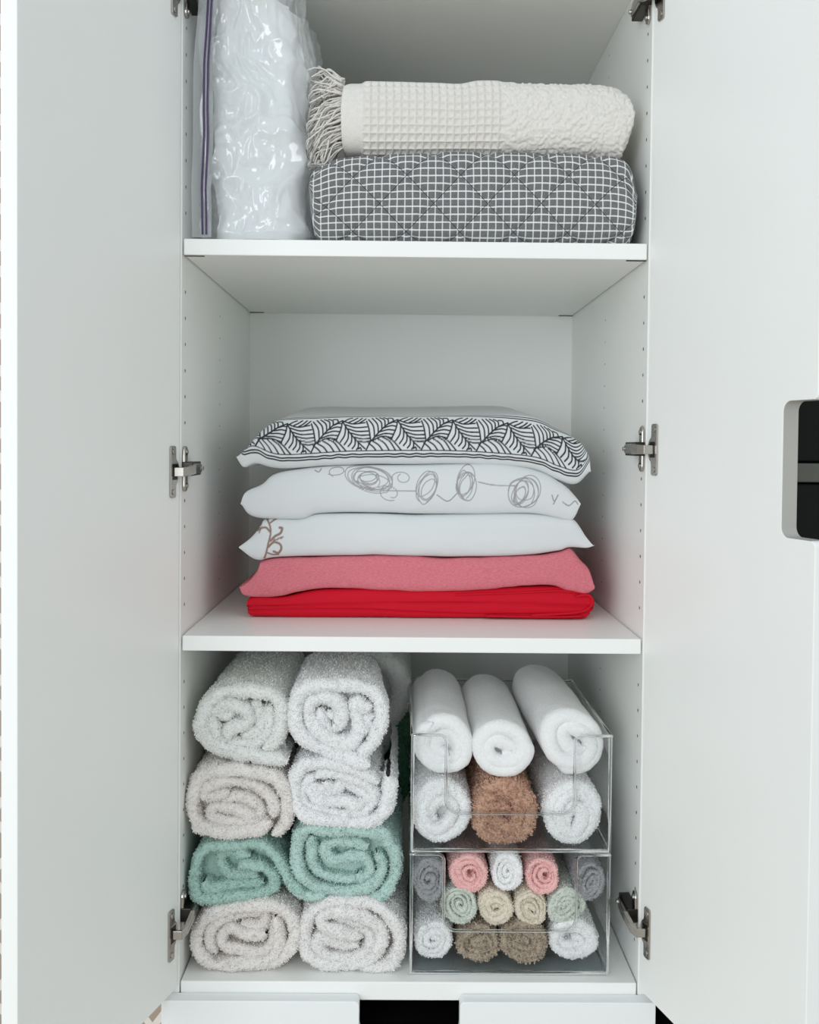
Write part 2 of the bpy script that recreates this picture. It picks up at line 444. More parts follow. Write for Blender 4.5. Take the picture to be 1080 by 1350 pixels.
# ------------------------------------------------------------------ towels
def catmull(pts, ds):
    P = np.asarray(pts, float)
    P = np.concatenate([[2 * P[0] - P[1]], P, [2 * P[-1] - P[-2]]])
    out = []
    for i in range(1, len(P) - 2):
        n = 12
        for k in range(n):
            t = k / n
            a, b_, c, d = P[i - 1], P[i], P[i + 1], P[i + 2]
            out.append(0.5 * (2 * b_ + (c - a) * t + (2 * a - 5 * b_ + 4 * c - d) * t * t + (3 * b_ - a - 3 * c + d) * t ** 3))
    out.append(P[-2]); out = np.array(out)
    L = np.concatenate([[0], np.cumsum(np.linalg.norm(np.diff(out, axis=0), axis=1))])
    n = max(8, int(L[-1] / ds))
    s = np.linspace(0, L[-1], n)
    return np.stack([np.interp(s, L, out[:, k]) for k in range(out.shape[1])], 1), s
SGN = [1.0]
def hull(P):
    P = sorted(map(tuple, P))
    def half(P):
        h = []
        for p in P:
            while len(h) >= 2 and (h[-1][0]-h[-2][0])*(p[1]-h[-2][1])-(h[-1][1]-h[-2][1])*(p[0]-h[-2][0]) <= 0: h.pop()
            h.append(p)
        return h[:-1]
    return np.array(half(P) + half(P[::-1]))

def towel(ribbons, t, Yf, L, mat, name='rolled_towel', seed=0, ds=0.0024, fuzz=0.0014, taper=0.0, drift=(0, 0), jit=0.004, plug=0.02, fscale=380.0, wob=0.06, step=None, pile=240000, ph_=0.0014):
    """ribbons = list of centre lines [(x,z)...] in the front plane; the first is the outermost turn"""
    mb = MB(); pb = MB(); rs = np.random.RandomState(seed + 77)
    allp = np.concatenate([np.asarray(r, float) for r in ribbons])
    c = (allp.min(0) + allp.max(0)) / 2
    for ri, rb in enumerate(ribbons):
        p, s = catmull(rb, ds)
        n = len(p)
        T = np.gradient(p, axis=0); T /= np.linalg.norm(T, axis=1)[:, None] + 1e-9
        Nn = np.stack([-T[:, 1], T[:, 0]], 1)
        area2 = np.sum((p[:-1, 0] - c[0]) * (p[1:, 1] - c[1]) - (p[1:, 0] - c[0]) * (p[:-1, 1] - c[1]))
        if area2 > 0: Nn = -Nn                     # +1 side faces outward
        s3 = np.stack([s, np.full(n, ri * 3.1 + seed), np.zeros(n)], 1)
        tt = t * (1 + wob * 2.0 * noise(s3, (26, 1, 1), seed))
        e = np.minimum(s, s[-1] - s)
        tt = tt * np.sqrt(np.clip(e / (t * 0.6), 0.05, 1))
        yo = jit * noise(s3, (22, 1, 1), seed + 5) + (0.004 * min(ri, 2))
        r = t / 2
        ys = [L]; y = L
        st = 0.02
        yy = np.concatenate([np.linspace(0, 0.05, 18), np.linspace(0.05, L, max(6, int((L - 0.05) / 0.012)))[1:]]) + r * 0.9
        yin = np.linspace(0, 0.07, 14) + r * 0.9
        prof = [(1.0, v) for v in yy[::-1]] + [(math.cos(a), r * 0.9 * (1 - math.sin(a))) for a in np.linspace(0.25, pi - 0.25, 7)] + [(-1.0, v) for v in yin]
        off = np.array([q[0] for q in prof]); yv = np.array([q[1] for q in prof])
        xz = p[:, None, :] + Nn[:, None, :] * (off[None, :, None] * tt[:, None, None] / 2)
        Y = yv[None, :] + yo[:, None] * np.exp(-yv[None, :] / 0.05)
        sc = 1 - taper * yv[None, :, None] / max(L, 1e-6)
        if step: sc = sc * (1 + step[1] / (1 + np.exp(-(yv[None, :, None] - step[0]) / 0.003)))
        xz = c + (xz - c) * sc + np.array(drift) * yv[None, :, None]
        P = np.stack([xz[..., 0], Yf + Y, xz[..., 1]], -1)
        du = np.gradient(P, axis=0); dv = np.gradient(P, axis=1)
        nn = np.cross(du, dv); nn /= np.linalg.norm(nn, axis=-1)[..., None] + 1e-9
        if nn[:, len(yy) + 3, 1].mean() > 0: nn = -nn
        P = P + nn * (fuzz * noise(P, fscale, seed + 1) + fuzz * 1.6 * noise(P, 70.0, seed + 2))[..., None]
        P[..., 0] = np.clip(P[..., 0], -W2 + 0.0015, W2 - 0.0015); P[..., 2] = np.maximum(P[..., 2], zF + 0.0008)
        mb.grid(P)
        if pile:
            a_ = P[1:, :-1] - P[:-1, :-1]; b_ = P[:-1, 1:] - P[:-1, :-1]
            ar = np.linalg.norm(np.cross(a_, b_), axis=-1)
            wy = np.where(yv[:-1] < 0.055, 1.0, 0.45)[None, :] * np.where((off[:-1] < -0.5) & (yv[:-1] > 0.03), 0.25, 1.0)[None, :]
            pw = (ar * wy).ravel(); cnt = min(60000, int(pw.sum() * pile))
            ix = rs.choice(len(pw), cnt, p=pw / pw.sum()); i_, j_ = np.unravel_index(ix, ar.shape)
            u1, u2 = rs.rand(cnt, 1), rs.rand(cnt, 1)
            base = P[i_, j_] + a_[i_, j_] * u1 + b_[i_, j_] * u2; nv = nn[i_, j_]
            oc = np.sum(nv[:, [0, 2]] * (base[:, [0, 2]] - c), 1)
            rnd = rs.normal(size=(cnt, 3)); tg = np.cross(nv, rnd); tg /= np.linalg.norm(tg, axis=1)[:, None] + 1e-9
            hgt = ph_ * (0.5 + 0.8 * rs.rand(cnt, 1)); wd = ph_ * (0.36 + 0.3 * rs.rand(cnt, 1))
            sgn = SGN[0]
            tip = base + sgn * nv * hgt + rs.normal(size=(cnt, 3)) * ph_ * 0.34
            V = np.stack([base - tg * wd, base + tg * wd, tip + tg * wd * 0.8, tip - tg * wd * 0.8], 1).reshape(-1, 3)
            V[:, 0] = np.clip(V[:, 0], -W2 + 0.001, W2 - 0.001); V[:, 2] = np.maximum(V[:, 2], zF + 0.0005)
            pb.q.append(np.arange(cnt * 4).reshape(-1, 4) + pb.n); pb.v.append(V); pb.n += cnt * 4
    H = hull(allp); hc = H.mean(0)
    for (yy_, k, sc) in ((Yf + plug + t * 0.4, 0.93, 1), (Yf + L, 1.0, 1 - taper)):
        q = hc + (H - hc) * k
        if sc != 1 or drift != (0, 0): q = c + (q - c) * (1 - taper * (yy_ - Yf) / L) + np.array(drift) * (yy_ - Yf)
        V = [(x, yy_, z) for x, z in q]
        mb.raw(V, [list(range(len(V)))])
    o = mb.build(name, mat, smooth=True)
    if pile: tag(pb.build('terry_pile', mat, o), kind='stuff')
    return o

def tr(crop_origin, scale, pts, Y):
    out = []
    for x, y in pts:
        P = at(crop_origin[0] + x / scale, crop_origin[1] + y / scale, Y); out.append((P[0], P[2]))
    return out

T_WHITE = m_terry('terry_white', rgb(250, 248, 246))
T_WHITE2 = m_terry('terry_bright_white', rgb(254, 254, 254))
T_CREAM = m_terry('terry_warm_white', rgb(249, 244, 240))
T_GREYW = m_terry('terry_cool_white', rgb(248, 249, 246))
T_TEAL = m_terry('terry_teal', rgb(186, 218, 208), 0.45)
T_TEAL2 = m_terry('terry_light_teal', rgb(200, 227, 219), 0.45)

big = [
 # label, origin, scale, thickness(px), Y, L, mat, ribbons, kwargs
 ('top left white rolled bath towel with a round swirl, under the shelf', (240, 850), 6.75, 17.5, 0.024, 0.235, T_GREYW,
  [[(940,1040),(760,1010),(560,985),(380,955),(240,880),(165,750),(185,620),(270,510),(400,435),(560,425),(720,425),(840,480),(880,600),(875,750),(820,870),(720,930)],
   [(800,560),(760,640),(770,760),(720,850),(600,900),(460,890),(330,850),(265,760),(240,640),(310,570),(420,545),(540,590),(590,660),(560,720),(460,745),(410,800),(420,860)],
   [(700,540),(640,580),(700,690),(690,780),(590,810),(520,860)],
   [(290,640),(380,640),(450,600)]], dict(drift=(-0.0, 0.0))),
 ('top white rolled bath towel beside the clear bin, brightest of the big rolls', (375, 850), 6.353, 17.5, 0.020, 0.20, T_WHITE2,
  [[(720,1010),(560,985),(380,920),(220,840),(115,730),(90,590),(105,460),(190,375),(340,345),(500,345),(650,365),(770,430),(815,550),(800,700),(740,830),(660,930),(620,970)],
   [(740,520),(660,540),(610,500),(600,600),(625,700),(600,800),(500,850),(380,820),(270,740),(200,630),(205,520),(280,460),(390,465),(460,530),(480,620),(450,700),(400,690)],
   [(290,540),(300,640),(350,720),(420,770)], [(760,620),(690,640),(680,760)], [(380,560),(400,640)]], dict(taper=0.10, drift=(-0.05, 0.0))),
 ('warm white flattened towel roll in the left column, above the teal one', (240, 980), 6.75, 14.5, 0.022, 0.235, T_CREAM,
  [[(800,830),(890,760),(945,620),(915,450),(820,330),(640,265),(430,245),(250,270),(130,350),(85,480),(90,620),(150,745),(300,800),(500,800),(680,770),(800,690)],
   [(800,680),(815,580),(750,460),(620,390),(460,350),(310,365),(205,420),(200,490),(300,490),(420,450)],
   [(330,540),(470,500),(600,540),(690,620),(650,690),(540,650),(400,610),(270,600),(250,690),(400,730),(580,740),(720,700)]], {}),
 ('bright white crumpled towel roll on top of the right teal roll', (375, 980), 6.353, 14.5, 0.022, 0.235, T_WHITE2,
  [[(870,290),(880,400),(850,540),(770,640),(620,680),(430,660),(240,630),(120,560),(85,440),(90,300),(160,200),(320,180),(500,200),(680,270),(790,340)],
   [(260,300),(350,260),(500,290),(650,350),(745,440),(740,530),(640,600),(480,620),(300,590),(170,540),(140,440),(190,350),(260,300)],
   [(330,340),(400,420),(500,360),(620,420),(690,480),(620,540),(500,510),(380,510),(260,480),(210,420),(280,400),(380,460)]], dict(jit=0.007)),
 ('darker teal rolled towel in the left column, flap hanging right', (240, 1080), 6.75, 12.0, 0.022, 0.235, T_TEAL,
  [[(1080,655),(990,600),(890,460),(790,320),(680,250),(540,250),(380,255),(240,265),(150,350),(108,480),(105,620),(150,710),(320,720),(500,700),(680,690),(790,650),(815,560),(750,470),(650,430),(560,415),(500,430)],
   [(190,560),(230,630),(330,640),(480,615),(620,605),(720,590)],
   [(600,350),(470,325),(360,340),(320,410),(360,490),(440,530),(560,520),(680,530)]], dict(jit=0.006)),
 ('lighter teal rolled towel in the right column, tight oval spiral', (370, 1070), 6.353, 12.5, 0.018, 0.235, T_TEAL2,
  [[(60,620),(160,690),(270,720),(380,715)],
   [(740,780),(860,730),(945,600),(960,450),(920,310),(820,200),(640,190),(440,180),(270,160),(160,220),(125,360),(150,510),(250,630),(400,690),(580,700),(740,650),(830,570),(850,470),(800,360)],
   [(250,230),(255,360),(260,470),(330,560),(470,600),(610,610),(710,580),(750,500),(700,420),(600,405),(490,440),(400,420),(365,330),(440,290),(600,295),(730,340)],
   [(640,540),(680,620)]], dict(jit=0.006)),
 ('beige white rolled towel at bottom left, resting on the cabinet floor', (240, 1165), 6.75, 14.0, 0.020, 0.235, T_CREAM,
  [[(360,760),(560,745),(760,735),(900,660),(1000,520),(995,370),(920,255),(760,205),(560,220),(360,250),(210,320),(130,440),(130,580),(200,690),(340,745),(560,720),(760,690),(850,590),(860,430),(830,290)],
   [(830,300),(835,450),(800,590),(680,650),(500,630),(370,600),(340,520),(420,430),(540,470),(680,480),(740,450)],
   [(300,660),(230,560),(240,440),(330,350),(470,320),(620,300),(720,310),(710,400),(600,410),(500,390)]], {}),
 ('white rolled towel on the cabinet floor, right beside the lower clear bin', (385, 1165), 6.75, 14.5, 0.018, 0.235, T_WHITE,
  [[(600,760),(760,770),(880,720),(955,590),(945,420),(850,280),(690,195),(500,180),(310,200),(170,290),(115,430),(110,580),(180,690),(340,740),(550,730),(710,680),(790,560),(780,430),(690,340),(530,280),(370,270),(265,310),(275,380),(380,430),(520,480),(640,490)],
   [(560,420),(680,480),(690,590),(600,670),(450,690),(300,660),(230,580),(240,490),(340,520),(480,570),(600,590)],
   [(330,330),(450,350),(580,390),(680,440)]], {}),
]
for k, (label, org, sc, tp, Y, L, mat, rbs, kw) in enumerate(big):
    R_ = [tr(org, sc, r, Y) for r in rbs]
    o = towel(R_, tp * 1.14 / 1062.0, Y, L, mat, seed=11 + 7 * k, ds=0.0021, **kw)
    tag(o, label, 'towel', 'bath towel rolls in two columns')

def spiral(cx, cz, rx, rz, t, turns, direction, phase, tilt=0.0, rng=None, hold=0.8):
    """rolled-up centre line: the outer turn keeps its radius, then winds in by one thickness a turn"""
    n = int(26 * turns) + 6
    out = []
    k1, k2 = rng.uniform(0.0, 0.04), rng.uniform(0, 6.28)
    for i in range(n + 1):
        tn = turns * i / n
        th = phase + direction * 2 * pi * tn
        f = max(0.0, (tn - hold) / max(turns - hold, 1e-3))
        rad_x = (rx - t / 2) * (1 - f) + t * 0.45 * f
        rad_z = (rz - t / 2) * (1 - f) + t * 0.30 * f
        wv = 1 + k1 * math.sin(3 * th + k2) * (0.3 + f)
        x, z = rad_x * math.cos(th) * wv, rad_z * math.sin(th) * wv
        out.append((cx + x * math.cos(tilt) - z * math.sin(tilt), cz + x * math.sin(tilt) + z * math.cos(tilt)))
    return out
rng = random.Random(5)
# back row glimpsed behind the right column
for label, c, r, mat, L in (('white towel roll behind the front rolls, at upper right', (-0.063, HZ - 0.372), 0.066, T_GREYW, 0.24),
                            ('green towel roll behind the front rolls, shade put into its colour', (-0.058, HZ - 0.495), 0.066, m_terry('terry_green_shaded', rgb(96, 156, 124)), 0.24),  # darker green carries the shadow of the back row in its colour
                            ('white towel roll at the bottom of the back row', (-0.068, HZ - 0.600), 0.061, T_WHITE, 0.24)):
    o = towel([spiral(c[0], c[1], r, r, 0.030, 1.35, 1, rng.uniform(0, 6), rng=rng)], 0.029, 0.262, L, mat, seed=rng.randint(0, 999), ds=0.005, fuzz=0.0008)
    tag(o, label, 'towel', 'towel rolls in the back row')

# ------------------------------------------------------------------ clear bins
ACR = m_clear('clear_acrylic', (0.985, 0.99, 0.99, 1), rough=0.02, refl=0.012)
mt, nt, p = new_mat('acrylic_edge'); p.inputs['Base Color'].default_value = (0.80, 0.84, 0.85, 1); p.inputs['Roughness'].default_value = 0.06
p.inputs['Transmission Weight'].default_value = 1.0; p.inputs['IOR'].default_value = 1.47
ACRE = mt
ACRB = m_clear('acrylic_base', (0.80, 0.83, 0.84, 1), rough=0.05)
YB0, YB1 = 0.016, 0.305
bl, br = at(541, 1200, YB0)[0], at(803.5, 1200, YB0)[0]
def bin_(label, zb, zt, ulx, urx, uz, group='stacked clear bins'):
    e = empty('storage_bin', ((bl + br) / 2, (YB0 + YB1) / 2, zb)); tag(e, label, 'bin', group)
    w_ = 0.0024
    ins = 0.003                                       # walls lean in slightly towards the base
    b = MB(); b.box((bl + ins, YB0 + ins, zb), (br - ins, YB1 - ins, zb + w_)); b.build('base', ACRB, e, bevel=0.001)
    for sx in (0, 1):
        xa, xb = (bl, bl + w_) if sx == 0 else (br - w_, br)
        b = MB(); b.box((xa, YB0 + w_, zb + w_), (xb, YB1 - w_, zt)); b.build('side_wall', ACR, e)
    b = MB(); b.box((bl, YB1 - w_, zb + w_), (br, YB1, zt)); b.build('back_wall', ACR, e)
    r = 0.016
    U = [(bl, zb + w_), (br, zb + w_), (br, zt)]
    dip = arc(urx + 0.008, zt - 0.008, 0.008, pi / 2, pi) + arc(urx - r, uz + r, r, 0, -pi / 2) + arc(ulx + r, uz + r, r, -pi / 2, -pi) + arc(ulx - 0.008, zt - 0.008, 0.008, 0, pi / 2)
    U += dip + [(bl, zt)]
    fr = (np.array([0, YB0 + w_, 0.0]), np.array([1.0, 0, 0]), np.array([0, 0, 1.0]), np.array([0, -1.0, 0]))
    b = MB(); b.prism(U, 0, w_, fr); b.build('front_wall', ACR, e)
    rr = 0.0017
    # thick rim along the top of the walls and round the dip in the front
    path = [(x, YB0 + w_ / 2, z) for x, z in [(br, zt)] + dip + [(bl, zt)]]
    b = MB(); b.tube(path, rr * 1.15, 8); b.build('front_rim', ACRE, e, smooth=True)
    b = MB(); b.tube([(bl, YB0, zt), (bl, YB1, zt)], rr, 8); b.tube([(bl, YB1, zt), (br, YB1, zt)], rr, 8); b.tube([(br, YB1, zt), (br, YB0, zt)], rr, 8)
    b.build('rim', ACRE, e, smooth=True)
    for x in (bl + 0.0012, br - 0.0012):
        b = MB(); b.tube([(x, YB0 + 0.001, zb + 0.002), (x, YB0 + 0.001, zt)], 0.0022, 8); b.build('corner_edge', ACRE, e, smooth=True)
    b = MB(); b.tube([(bl + 0.002, YB0 + 0.002, zb + 0.0025), (br - 0.002, YB0 + 0.002, zb + 0.0025)], 0.0026, 8)
    for x in (bl + 0.002, br - 0.002): b.tube([(x, YB0 + 0.002, zb + 0.0025), (x, YB1 - 0.002, zb + 0.0025)], 0.0026, 8)
    b.build('foot_edge', ACRE, e, smooth=True)
    return e
fx = lambda px, py: at(px, py, YB0)
zb_low = zF + 0.0005
zt_low = fx(670, 1127)[2]
bin_('lower clear acrylic bin filled with small rolled washcloths', zb_low, zt_low, fx(585, 1180)[0], fx(760, 1180)[0], fx(670, 1228)[2])
zb_up = zt_low + 0.0022; zt_up = fx(670, 970)[2]
bin_('upper clear acrylic bin holding white and brown hand towels', zb_up, zt_up, fx(588, 1020)[0], fx(758, 1020)[0], fx(672, 1073)[2])

# hand towels and washcloths inside the bins
def small(px, py, rx, ry, mat, label, group, turns, t, Y=0.026, L=0.2, dr=1, ph=0.0, tilt=0.0, fuzz=0.0009, wob=0.06, taper=0.0, drift=(0, 0), zmin=None, jit=0.003, ds=0.0019, warp=0.38, step=None, pile=240000, ph_=0.0012):
    P = at(px, py, Y); k = (Y - CAM[1]) / FPX
    turns += 0.75; t = 0.5 * (rx + ry) * k / (turns - 0.42)
    cz = P[2]
    if zmin is not None: cz = max(cz, zmin + ry * k)
    q = np.array(spiral(P[0], cz, rx * k, ry * k, t, turns, dr, ph, tilt, rng)); sd = rng.randint(0, 999)
    q3 = np.stack([q[:, 0], np.full(len(q), sd * 1.0), q[:, 1]], 1)
    rr = np.hypot(q[:, 0] - P[0], q[:, 1] - cz) / (rx * k)
    am = warp * rx * k * np.clip(1.15 - rr, 0.12, 1)
    fs = 0.9 / (rx * k)
    q = q + np.stack([noise(q3, fs, sd), noise(q3, fs, sd + 1)], 1) * am[:, None]
    rb = [[tuple(v) for v in q]]
    o = towel(rb, t * (0.97 if rx > 35 else 0.90), Y, L, mat, 'rolled_towel' if rx > 35 else 'rolled_washcloth', seed=rng.randint(0, 9999), ds=ds, fuzz=fuzz, jit=jit, plug=0.012, wob=wob, taper=taper, drift=drift, step=step, pile=pile, ph_=ph_)
    tag(o, label, 'towel' if rx > 35 else 'washcloth', group)
    return o
W_SM = m_terry('hand_towel_white', rgb(252, 252, 252), 0.35, 700)
W_T = m_terry('hand_towel_terry_white', rgb(253, 253, 253), 0.4)
C_TAN = m_terry('terry_tan', rgb(222, 178, 152), 0.6, 420)
C_BROWN = m_terry('terry_taupe', rgb(200, 182, 160), 0.6, 460)
C_BEIGE = m_terry('terry_beige', rgb(236, 226, 208), 0.4)
C_SAGE = m_terry('terry_sage', rgb(216, 223, 212), 0.4)
C_GREY = m_terry('terry_grey', rgb(170, 170, 173), 0.4)
C_PINK = m_terry('terry_pink', rgb(250, 200, 197), 0.4)
gu = 'hand towels in the upper bin'; gl = 'washcloths in the lower bin'
zu = zb_up + 0.004
small(585, 983, 39, 43, W_SM, 'smooth white hand towel roll, top left in the upper bin', gu, 1.7, 0.0165, L=0.235, ph=2.0, fuzz=0.0005, Y=0.030, step=(0.11, 0.03), warp=0.4, pile=0)
small(666, 988, 41, 42, W_SM, 'smooth white hand towel roll, top middle above the tan towel', gu, 1.6, 0.0170, L=0.235, ph=0.5, dr=-1, fuzz=0.0005, Y=0.030, step=(0.15, 0.03), warp=0.4, pile=0)
small(753, 982, 46, 45, W_SM, 'smooth white hand towel roll, top right in the upper bin', gu, 1.5, 0.0190, L=0.235, ph=4.0, fuzz=0.0005, Y=0.030, drift=(-0.03, 0), step=(0.12, 0.03), warp=0.4, pile=0)
small(584, 1071, 40, 42, W_T, 'white terry towel roll, bottom left beside the tan towel', gu, 1.9, 0.0135, ph=1.0, fuzz=0.0010, zmin=zu)
small(668, 1071, 42, 43, C_TAN, 'tan brown terry hand towel roll in the upper bin', gu, 1.6, 0.0165, ph=2.6, dr=-1, fuzz=0.0015, zmin=zu, ph_=0.0024, pile=170000)
small(756, 1071, 42, 43, W_T, 'white terry towel roll, bottom right beside the tan towel', gu, 2.0, 0.0135, ph=0.0, fuzz=0.0010, zmin=zu)
zl = zb_low + 0.004
kw = dict(ds=0.0016, L=0.15)
small(567, 1160, 22, 29, C_GREY, 'grey washcloth roll at the left end of the top row', gl, 2.7, 0.0062, ph=0.4, wob=0.12, **kw)
small(619, 1152, 25, 26, C_PINK, 'pink washcloth roll left of the small white one', gl, 3.0, 0.0058, ph=2.2, tilt=0.6, wob=0.12, **kw)
small(669, 1151, 22, 26, W_T, 'small white washcloth roll between the two pink ones', gl, 2.6, 0.0062, ph=4.0, wob=0.12, **kw)
small(715, 1155, 23, 24, C_PINK, 'pink washcloth roll right of the small white one', gl, 2.8, 0.0058, ph=3.4, dr=-1, **kw)
small(778, 1163, 21, 27, C_GREY, 'grey washcloth roll at the right end of the top row', gl, 3.0, 0.0055, ph=1.0, wob=0.12, **kw)
small(606, 1195, 25, 24, C_SAGE, 'sage green washcloth roll on the left of the middle row', gl, 3.2, 0.0055, ph=0.0, dr=-1, wob=0.1, **kw)
small(654, 1197, 22, 24, C_BEIGE, 'beige washcloth roll next to the left sage one', gl, 2.6, 0.0064, ph=1.4, tilt=0.2, **kw)
small(700, 1197, 22, 24, C_BEIGE, 'beige washcloth roll next to the right sage one', gl, 2.8, 0.0060, ph=3.0, dr=-1, tilt=-0.3, **kw)
small(749, 1195, 25, 25, C_SAGE, 'sage green washcloth roll on the right of the middle row', gl, 3.2, 0.0055, ph=5.0, wob=0.1, **kw)
small(572, 1240, 27, 28, W_T, 'white washcloth roll at the bottom left of the lower bin', gl, 2.3, 0.0085, ph=2.0, zmin=zl, **kw)
small(630, 1244, 27, 27, C_BROWN, 'taupe washcloth roll, left one of the brown pair', gl, 2.4, 0.0080, ph=0.8, fuzz=0.0011, zmin=zl, ds=0.0016, L=0.15, ph_=0.0021, pile=200000)
small(692, 1242, 31, 29, C_BROWN, 'taupe washcloth roll, right one of the brown pair', gl, 2.7, 0.0080, ph=2.9, dr=-1, fuzz=0.0011, zmin=zl, ds=0.0016, L=0.15, ph_=0.0021, pile=200000)
small(757, 1240, 31, 30, W_T, 'white washcloth roll at the bottom right of the lower bin', gl, 1.8, 0.0105, ph=4.4, zmin=zl, **kw)

# ------------------------------------------------------------------ folded textiles (cushion shapes)
def cushion(top, bot, Yf, depth, nu=260, na=48, nt_=26, k=0.85, flat=1.0, lift=0.0, disp=None, zfix=None, ends=1.0):
    """closed folded-textile shape; top / bot = front outlines in photo pixels taken at depth Yf. Returns (P, alpha, arc)"""
    tp = np.array([at(x, y, Yf + 0.01) for x, y in top]); bt = np.array([at(x, y, Yf + 0.01) for x, y in bot])
    x0, x1 = min(tp[0, 0], bt[0, 0]), max(tp[-1, 0], bt[-1, 0])
    f = np.linspace(0, 1, nu); f = f * (1 - 0.25 * ends) + 0.25 * ends * (0.5 - 0.5 * np.cos(f * pi))
    X = x0 + (x1 - x0) * f
    def curve(pl):
        q, _ = catmull(pl[:, [0, 2]], 0.003); o = np.argsort(q[:, 0], kind='stable'); return np.interp(X, q[o, 0], q[o, 1])
    zT, zB = curve(tp), curve(bt)
    if zfix is not None: zB = np.maximum(zB, zfix)
    zT = np.maximum(zT, zB + 0.0015)
    h = (zT - zB) / 2; zc = (zT + zB) / 2
    b_ = np.maximum(h * k, 0.001)
    al = np.linspace(-pi / 2, pi / 2, na)
    sg = np.sign(np.sin(al)) * np.abs(np.sin(al)) ** flat
    cs = np.cos(al) ** flat if flat != 1.0 else np.cos(al)
    back = np.linspace(pi / 2, 1.5 * pi, 12)
    tl = np.linspace(0, 1, nt_ + 2)[1:-1]
    cols = []
    for i in range(na): cols.append((Yf + b_ * (1 - cs[i]), zc + h * sg[i]))
    ymid0, ymid1 = Yf + b_, Yf + depth - b_
    for t in tl: cols.append((ymid0 + (ymid1 - ymid0) * t, zT + lift * t))
    for a in back: cols.append((ymid1 + b_ * (-math.cos(a)), zc + h * math.sin(a) + lift * (0.5 + 0.5 * math.sin(a))))
    for t in tl[::-1]: cols.append((ymid0 + (ymid1 - ymid0) * t, zB))
    Y = np.stack([np.broadcast_to(c[0], X.shape) for c in cols], 1); Z = np.stack([c[1] for c in cols], 1)
    P = np.stack([np.broadcast_to(X[:, None], Y.shape), Y, Z], -1)
    seg = np.linalg.norm(np.diff(P, axis=1), axis=-1); s = np.concatenate([np.zeros((nu, 1)), np.cumsum(seg, 1)], 1)
    sm = np.median(s, axis=0)[None, :]
    return P, s, na
def normals(P):
    du = np.gradient(P, axis=0); dv = (np.roll(P, -1, 1) - np.roll(P, 1, 1))
    n = np.cross(du, dv); n /= np.linalg.norm(n, axis=-1)[..., None] + 1e-9
    return n                                              # checked: points outward below
def outward(P):
    n = normals(P); c = P.reshape(-1, 3).mean(0)
    if np.mean(np.sum(n * (P - c), -1)) < 0: n = -n
    return n
class Print:
    """flat print drawn with strokes in a plane (metres)"""
    def __init__(s, x0, x1, y0, y1, res=0.0004):
        s.x0, s.y0, s.res = x0, y0, res; s.w = int((x1 - x0) / res) + 2; s.h = int((y1 - y0) / res) + 2
        s.a = np.zeros((s.h, s.w))
    def stroke(s, pts, wd, smooth=True):
        p = np.asarray(pts, float)
        if smooth and len(p) > 2: p, _ = catmull(p, s.res * 1.2)
        else:
            q = []
            for a, b_ in zip(p[:-1], p[1:]):
                n = max(2, int(np.linalg.norm(b_ - a) / (s.res * 1.2))); q.append(a + (b_ - a) * np.linspace(0, 1, n)[:, None])
            p = np.concatenate(q)
        r = wd / 2 / s.res; R = int(r + 2)
        dy, dx = np.mgrid[-R:R + 1, -R:R + 1]
        for x, y in p:
            fx_, fy_ = (x - s.x0) / s.res, (y - s.y0) / s.res
            ix, iy = int(fx_), int(fy_)
            if ix < R or iy < R or ix >= s.w - R - 1 or iy >= s.h - R - 1: continue
            d = np.hypot(dx - (fx_ - ix), dy - (fy_ - iy))
            v = np.clip(r + 0.6 - d, 0, 1)
            blk = s.a[iy - R:iy + R + 1, ix - R:ix + R + 1]; np.maximum(blk, v, out=blk)
    def sample(s, x, y):
        fx_ = np.clip((x - s.x0) / s.res, 0, s.w - 2); fy_ = np.clip((y - s.y0) / s.res, 0, s.h - 2)
        ix, iy = fx_.astype(int), fy_.astype(int); tx, ty = fx_ - ix, fy_ - iy
        A = s.a
        v = (A[iy, ix] * (1 - tx) + A[iy, ix + 1] * tx) * (1 - ty) + (A[iy + 1, ix] * (1 - tx) + A[iy + 1, ix + 1] * tx) * ty
        ins = ((x - s.x0) > 0) & ((x - s.x0) / s.res < s.w - 2) & ((y - s.y0) > 0) & ((y - s.y0) / s.res < s.h - 2)
        return v * ins

def px_xz(pts, Y):
    q = [at(x, y, Y) for x, y in pts]; return [(a[0], a[2]) for a in q]
PRINTM = m_print('printed_cotton')
YP = at_z(560, 816, zL)[1]           # where the stack meets the shelf
PD = min(0.36, D - YP - 0.02)
gp = 'stack of folded pillow covers on the middle shelf'

def wrinkle(P, n, amp, seed, sc=(16, 10, 40)):
    return P + n * (amp * fbm(P, sc, seed, 3))[..., None]

# red folded sheet
top = [(326,799),(332,786),(372,786),(440,776),(600,777),(720,772),(772,780),(782,792)]
bot = [(326,799),(336,812),(400,816),(600,817),(720,817),(764,816),(779,806),(782,792)]
P, s, na = cushion(top, bot, YP, PD, nu=300, na=64, zfix=zL + 0.0008, k=0.45, flat=0.7)
n = outward(P)
zz = (P[..., 2] - zL)
gro = np.exp(-((zz - 0.0175 - 0.004 * np.sin(P[..., 0] * 9 + 1)) / 0.0016) ** 2) + 0.7 * np.exp(-((zz - 0.009 + 0.003 * np.sin(P[..., 0] * 14)) / 0.0014) ** 2)
fr_m = (np.arange(P.shape[1]) < na)[None, :]
P = wrinkle(P, n, 0.0012, 3) - n * (0.0035 * gro * fr_m)[..., None]
P[..., 2] = np.maximum(P[..., 2], zL + 0.0006)
RED = m_plain('red_cotton', rgb(206, 8, 38), 0.75, bump=0.15, bscale=1500, var=0.04, spec=0.25)
b = MB(); b.grid(P, cv=True)
